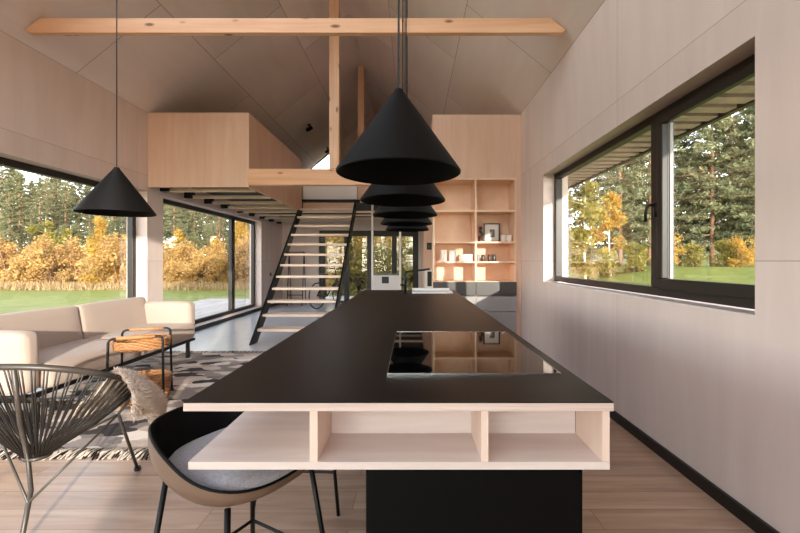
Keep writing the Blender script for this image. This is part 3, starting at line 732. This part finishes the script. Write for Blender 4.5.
# low white cabinet
cw = thing('low_cabinet', 'low white cabinet with a small black screen, by the glass doors', 'cabinet', (-.66, 10.4, 0))
MB().box(-1.0, -.33, 10.2, 10.65, .06, .885).build('body', M['whitemetal'], cw, bevel=.004); MB().box(-1.01, -.32, 10.19, 10.66, .886, .905).build('top', M['frame'], cw)
MB().box(-.97, -.36, 10.22, 10.63, 0, .06).build('plinth', M['black'], cw); MB().box(-.77, -.59, 10.192, 10.199, .68, .85).build('screen', M['black'], cw)
# coat rack
cr_ = thing('clothes_rack', 'thin black metal clothes rack standing behind the staircase', 'rack', (-3.25, 11.3, 0))
for x in (-3.47, -3.05):
    MB().tube([(x, 11.1, 0.0), (x, 11.3, 1.5)], .012, 8).build('upright', M['blackmetal'], cr_, smooth=True); MB().tube([(x, 11.5, 0.0), (x, 11.3, 1.5)], .012, 8).build('upright', M['blackmetal'], cr_, smooth=True)
MB().tube([(-3.47, 11.3, 1.5), (-3.05, 11.3, 1.5)], .012, 8).build('rail', M['blackmetal'], cr_, smooth=True); MB().tube([(-3.47, 11.14, .3), (-3.05, 11.14, .3)], .01, 8).build('crossbar', M['blackmetal'], cr_, smooth=True)
# bicycle
bk_ = thing('bicycle', 'dark bicycle parked behind the staircase by the glass doors', 'bicycle', (-2.2, 11.0, 0))
bd = Vector((.42, .907, 0)); bn = Vector((-bd.y, bd.x, 0)); bo = Vector((-2.25, 10.85, 0))
def B(u, z, s=0): return bo+bd*u+bn*s+Vector((0,0,z))
for u in (-.5, .5):
    wl = MB().tube([B(u+.33*math.cos(2*PI*k/40), .345+.33*math.sin(2*PI*k/40)) for k in range(40)], .015, 8, closed=True).build('wheel', M['black'], bk_, smooth=True)
    sp_ = MB()
    for k in range(16): sp_.tube([B(u, .345), B(u+.32*math.cos(2*PI*k/16), .345+.32*math.sin(2*PI*k/16))], .0015, 4)
    sp_.build('spokes', M['steel'], wl)
fm = MB()
for p_, q_ in (((-.5,.345),(-.1,.30)),((-.5,.345),(-.2,.78)),((-.1,.30),(-.22,.85)),((-.1,.30),(.33,.72)),((-.2,.78),(.31,.82)),((.30,.90),(.5,.345))): fm.tube([B(*p_), B(*q_)], .015, 8)
fm.build('frame', M['blackmetal'], bk_, smooth=True)
MB().tube([B(.30,.9), B(.30,1.0), B(.36,1.04,.12), B(.30,1.05,.29)], .012, 8).build('handlebar', M['black'], bk_, smooth=True)
MB().tube([B(.30,1.0), B(.36,1.04,-.12), B(.30,1.05,-.29)], .012, 8).build('handlebar', M['black'], bk_, smooth=True)
MB().rbox(-.13,.13,-.07,.07,0,.06,.03).xf(Matrix.Translation(B(-.24,.86)) @ Matrix.Rotation(math.atan2(bd.y, bd.x), 4, 'Z')).build('saddle', M['black'], bk_, smooth=True)

# ------------------------------------------------------------------ outside
def sstep(a, b, x): t = max(0, min(1, (x-a)/(b-a))); return t*t*(3-2*t)
def gz(x, y):
    z = -.14+1.18*sstep(2.4, 9, x)*sstep(-14, 2, y)
    z += .12*sstep(12, 20, y)*(1-sstep(-2, 4, x))
    z += 2.0*sstep(24, 60, math.hypot(x, y))
    return z
g = MB(); x0_, y0_, st_ = -60, -24, 1.5; gx, gy = 84, 66
for i in range(gx+1):
    for j in range(gy+1):
        x, y = x0_+i*st_, y0_+j*st_; g.v.append((x, y, gz(x, y)+random.uniform(-.015, .015)))
for i in range(gx):
    for j in range(gy):
        a = i*(gy+1)+j; g.f.append((a, a+gy+1, a+gy+2, a+1))
g.build('lawn', M['lawn'], kind=S, recenter=False, smooth=True)
dk = MB().box(-6.9, -4.18, 6.0, 13.6, -.13, -.03); dk.box(-4.17, 2.0, 12.22, 14.5, -.13, -.03); dk.build('terrace_deck', M['deck'], kind=S, recenter=False)
# eave over the right window
sf = MB(); sf.box(XR+.3, 2.75, -1.0, 9.0, 2.58, 2.64)
sf.build('eave_soffit', M['soffit'], kind=S, recenter=False)
sb = MB()
for k in range(48): sb.box(XR+.3, 2.74, -.95+k*.206, -.95+k*.206+.125, 2.545, 2.579)
sb.build('trim_2', M['soffitlight'], kind=S, recenter=False)
ef = MB().box(2.75, 2.80, -1.0, 9.0, 2.53, 2.68); ef.build('trim_3', M['frame'], kind=S, recenter=False)

def leafquad(mb, p, s, flat=0, asp=.55):
    n_ = Vector((random.gauss(0,1), random.gauss(0,1), random.gauss(0,1)+flat)).normalized(); u = n_.orthogonal().normalized()
    a = random.random()*2*PI; w_ = n_.cross(u); u2 = u*math.cos(a)+w_*math.sin(a); w2_ = n_.cross(u2)
    mb.add([p-u2*s, p-w2_*s*asp, p+u2*s, p+w2_*s*asp], [(0,1,2,3)])
def mkpine(H, crown0, rad, nb, tuft, seed, tname, leafm, top=.12):
    # bare trunk, drooping whorled limbs, flat sprays of needle tufts at their outer halves
    random.seed(seed); tr = MB(); lf = MB()
    bend = [(random.uniform(-.04,.04)*H*.2*q, random.uniform(-.04,.04)*H*.2*q) for q in (0,.3,.6,1)]
    pts = [Vector((bend[i][0], bend[i][1], H*q)) for i, q in enumerate((0,.3,.6,1))]; pts[0].z = -.2
    tr.tube(pts, [.012*H, .010*H, .007*H, .0015*H], 8)
    def trunk(q):
        for i, (qa, qb) in enumerate(((0,.3),(.3,.6),(.6,1))):
            if q <= qb: return pts[i].lerp(pts[i+1], (q-qa)/(qb-qa))
        return pts[-1]
    for b in range(nb):
        f = (b+random.random())/nb; q = crown0+(1-crown0)*f; c0 = trunk(q)
        prof = top+(1-top)*min(1, (1-f)**.75)*min(1, .45+f*2.2)
        L_ = rad*prof*random.uniform(.55,1.1); a = b*2.4+random.uniform(-.5,.5)
        up = .45*f-.12+random.uniform(-.12,.12); d = Vector((math.cos(a), math.sin(a), up)); tip = c0+d*L_
        tr.tube([c0, c0.lerp(tip, .5)+Vector((0,0,-.04*L_)), tip], [.0026*H, .0016*H, .0007*H], 4)
        sd_ = Vector((-math.sin(a), math.cos(a), 0))
        for _ in range(max(4, int(tuft*(.35+.65*prof)))):
            g_ = random.uniform(.18, 1.05); p = c0.lerp(tip, g_)+sd_*random.gauss(0,.20)*L_*(.35+.6*g_)+Vector((0,0,random.gauss(.03,.045)*L_))
            for _ in range(7): leafquad(lf, p+Vector((random.gauss(0,.055), random.gauss(0,.055), random.gauss(0,.035))), random.uniform(.05,.10), .8, .34)
    t = thing(tname, 'x', 'tree'); tr.build('trunk', M['bark'], t, smooth=True); lf.build('needles', M[leafm], t); return t
def mkleafy(H, rad, crown0, nl, seed, tname, leafm, barkm, stems=1, size=.075):
    random.seed(seed); tr = MB(); lf = MB(); blobs = []
    for s_ in range(stems):
        a0 = random.random()*2*PI; base_ = Vector((random.gauss(0,.15)*rad*(stems > 1), random.gauss(0,.15)*rad*(stems > 1), -.15)); top = base_+Vector((math.cos(a0)*rad*.4*(stems > 1), math.sin(a0)*rad*.4*(stems > 1), H*random.uniform(.8,1)))
        tr.tube([base_, base_.lerp(top, .5)+Vector((random.gauss(0,.06)*rad, random.gauss(0,.06)*rad, 0)), top], [.011*H, .007*H, .002*H], 6)
        for _ in range(max(3, int(16/stems))):
            q = random.uniform(crown0, 1); c0 = base_.lerp(top, q); a = random.random()*2*PI
            L_ = rad*random.uniform(.3,.95)*math.sin(PI*min(.97, .25+.75*(q-crown0)/(1-crown0+1e-6)))
            tip = c0+Vector((math.cos(a)*L_, math.sin(a)*L_, random.uniform(.0,.35)*L_)); tr.tube([c0, tip], [.003*H, .001*H], 4); blobs.append((c0.lerp(tip, .8), rad*random.uniform(.22,.42)))
    for _ in range(nl):
        c0, r_ = random.choice(blobs); p = c0+Vector((random.gauss(0,1), random.gauss(0,1), random.gauss(0,.9))).normalized()*r_*random.random()**.5
        leafquad(lf, p, random.uniform(.6,1.3)*size)
    t = thing(tname, 'x', 'tree'); tr.build('trunk' if stems == 1 else 'stems', M[barkm], t, smooth=True); lf.build('leaves', M[leafm], t); return t
PROTO = {
 'pineA': mkpine(8.8, .40, 1.15, 74, 15, 1, 'pine_tree', 'pineleaf'),
 'pineB': mkpine(8.2, .30, 1.30, 84, 15, 2, 'pine_tree', 'pineleaf'),
 'pineC': mkpine(9.4, .46, 1.10, 66, 15, 3, 'pine_tree', 'paleneedle'),
 'fullA': mkpine(7.0, .12, 1.9, 96, 26, 4, 'pine_tree', 'paleneedle'),
 'fullB': mkpine(6.5, .06, 2.0, 96, 26, 5, 'pine_tree', 'pineleaf'),
 'birchY': mkleafy(4.6, 1.0, .3, 2600, 6, 'birch_tree', 'yellow', 'birchbark'),
 'birchG': mkleafy(5.2, 1.3, .2, 3200, 7, 'birch_tree', 'yellowgreen', 'birchbark'),
 'bushO': mkleafy(2.4, 1.25, .15, 3000, 8, 'autumn_bush', 'orange', 'bark', 7, .07),
 'bushY': mkleafy(2.5, 1.2, .15, 3000, 9, 'autumn_bush', 'yellow', 'bark', 7, .07),
 'bushG': mkleafy(1.9, 1.1, .1, 2400, 10, 'autumn_bush', 'yellowgreen', 'bark', 6, .07),
}
used = set()
def plant(key, x, y, s, label, cat, group, sz=1):
    o = PROTO[key]
    if key in used: o = copy_tree(o)
    used.add(key)
    o.location = (x, y, gz(x, y)-.03); o.scale = (s, s, s*sz); o.rotation_euler = (0,0,random.random()*6.28)
    tag(o, label, cat, group); return o
random.seed(21)
LW, RW, FW = 'beyond the left-hand windows', 'outside the right wall window', 'beyond the far glass doors'
# forest beyond the lounge windows: u = direction (X/Y)
def row(n, u0, u1, d0, d1, keys, s0, s1, label, cat, group, sz=1):
    for i in range(n):
        u = u0+(u1-u0)*(i+random.uniform(.2,.8))/n; d = random.uniform(d0, d1); plant(random.choice(keys), u*d, d, random.uniform(s0, s1), label, cat, group, sz)
row(30, -1.18, -.34, 29, 34, ['pineA','pineB','pineC'], .74, 1.0, 'tall green pine with a bare trunk in the forest beyond the lounge windows', 'tree', 'pines beyond the lounge windows')
row(26, -1.22, -.32, 37, 44, ['fullA','fullB'], 1.0, 1.2, 'dense dark pine deep in the forest beyond the lounge windows', 'tree', 'deep forest pines beyond the lounge windows')
row(22, -1.18, -.34, 24, 28, ['pineA','pineC','pineB'], .58, .82, 'tall green pine with a bare trunk in the forest beyond the lounge windows', 'tree', 'pines beyond the lounge windows')
row(30, -1.2, -.33, 22.4, 24.2, ['fullB','fullA'], .36, .52, 'low young green pine between the bushes and the tall pines beyond the lounge windows', 'tree', 'young pines beyond the lounge windows')
row(9, -1.15, -.36, 22, 23.5, ['birchY','birchY','birchG'], .65, 1.0, 'slender yellow birch in front of the pines beyond the lounge windows', 'tree', 'birches beyond the lounge windows')
row(24, -1.16, -.34, 19.2, 21.2, ['bushO','bushO','bushY'], .82, 1.08, 'orange and yellow autumn bush at the edge of the lawn', 'bush', 'autumn bushes beyond the lawn')
row(16, -.32, .10, 29, 35, ['fullA','fullB'], .9, 1.05, 'dense green pine deep behind the yellow trees past the far glass doors', 'tree', 'deep pines past the far doors')
row(12, -.29, .08, 23, 27, ['fullB','fullA'], .65, .85, 'green pine standing behind the yellow trees past the far glass doors', 'tree', 'pines past the far doors')
row(12, -.27, .07, 17.5, 20.5, ['birchG','birchG','birchY'], .95, 1.2, 'yellow-leaved birch seen through the far glass doors', 'tree', 'birches past the far doors')
row(15, -.27, .07, 15.8, 17.4, ['bushY','bushG','bushG'], .9, 1.4, 'yellowish bush on the grass past the far glass doors', 'bush', 'bushes past the far doors')
row(9, .30, 1.0, 24, 28, ['fullA','fullB'], 1.15, 1.45, 'big dense pine in the back row outside the right wall window', 'tree', 'back pines outside the kitchen window')
row(7, .50, .98, 15, 18, ['fullA','fullB','fullA'], .95, 1.2, 'pale green pine in the front row outside the kitchen window', 'tree', 'front pines outside the kitchen window')
row(8, .40, .95, 13.2, 14.2, ['bushG','bushG','bushY'], .42, .6, 'small yellow and green shrub at the foot of the pines outside the kitchen window', 'bush', 'shrubs outside the kitchen window')
plant('birchG', 5.3, 12.2, .86, 'broad yellow-green tree filling the fixed pane of the kitchen window', 'tree', None)
plant('birchY', 6.9, 13.9, .72, 'smaller yellow tree behind the broad yellow-green tree at the kitchen window', 'tree', None)
for (x, y, k_, s_) in ((-.9, -14.0, 'fullB', .72), (-2.3, -15.0, 'fullA', .74), (-3.7, -14.2, 'fullB', .76)):  # unseen pines added so the far doors don't mirror bare sky
    plant(k_, x, y, s_, 'added dark pine behind the camera, covering bare sky mirrored in the far glass doors', 'tree', 'added pines behind the camera')
# rough dry grass strip along the forest edge
dg = MB()
for _ in range(9000):
    u = random.uniform(-1.2, .1); d = random.uniform(17.6, 19.2); x, y = u*d, d; z = gz(x, y); l = random.uniform(.12,.42); a = random.random()*2*PI; w_ = Vector((math.cos(a), math.sin(a), 0))*.02; p = Vector((x, y, z))
    dg.add([p-w_, p+w_, p+Vector((random.gauss(0,.08), random.gauss(0,.08), l))], [(0,1,2)])
o = dg.build('dry_grass', M['drygrass'], recenter=False, kind='stuff'); o['label'] = 'rough pale dry grass along the foot of the autumn bushes'; o['category'] = 'grass'

# ------------------------------------------------------------------ light
sd = Vector((-.325, .93, -.172)).normalized()
wd = bpy.data.worlds.new('sky'); sc.world = wd; wd.use_nodes = True; nt = wd.node_tree; bg = nt.nodes['Background']
sky = nt.nodes.new('ShaderNodeTexSky'); sky.sky_type = 'NISHITA'; sky.sun_disc = False
sky.sun_elevation = math.radians(24); sky.sun_rotation = math.atan2(-sd.x, -sd.y)
sky.air_density = 1.0; sky.dust_density = 0.15; sky.ozone_density = 1.0
hs = nt.nodes.new('ShaderNodeHueSaturation'); hs.inputs['Saturation'].default_value = .45; nt.links.new(sky.outputs[0], hs.inputs['Color'])
tm = nt.nodes.new('ShaderNodeVectorMath'); tm.operation = 'MULTIPLY'; tm.inputs[1].default_value = (1.05, .985, .955); nt.links.new(hs.outputs[0], tm.inputs[0]); nt.links.new(tm.outputs[0], bg.inputs[0]); bg.inputs[1].default_value = .75
sl = bpy.data.lights.new('sun', 'SUN'); sl.energy = 5.2; sl.angle = math.radians(.6); sl.color = (1.0, .90, .78)
so_ = bpy.data.objects.new('sun', sl); COL.objects.link(so_); so_.rotation_euler = sd.to_track_quat('-Z', 'Y').to_euler(); so_.location = (6, -20, 8)

# ------------------------------------------------------------------ camera
cd = bpy.data.cameras.new('camera'); cd.sensor_width = 36; cd.lens = 18.0; cd.shift_x = -.015; cd.shift_y = -.0069; cd.clip_start = .05; cd.clip_end = 300
co = bpy.data.objects.new('camera', cd); COL.objects.link(co); co.location = (0,0,1.25); co.rotation_euler = (PI/2, 0, 0); sc.camera = co
vs_ = sc.view_settings; sc.display_settings.display_device = 'sRGB'; vs_.view_transform = 'Standard'; vs_.look = 'None'; vs_.gamma = 1; vs_.use_curve_mapping = False; vs_.exposure = .70
cy = sc.cycles; cy.use_denoising = True; cy.max_bounces = 14; cy.diffuse_bounces = 8; cy.glossy_bounces = 5; cy.transparent_max_bounces = 16; cy.sample_clamp_indirect = 8; cy.caustics_reflective = False; cy.caustics_refractive = False
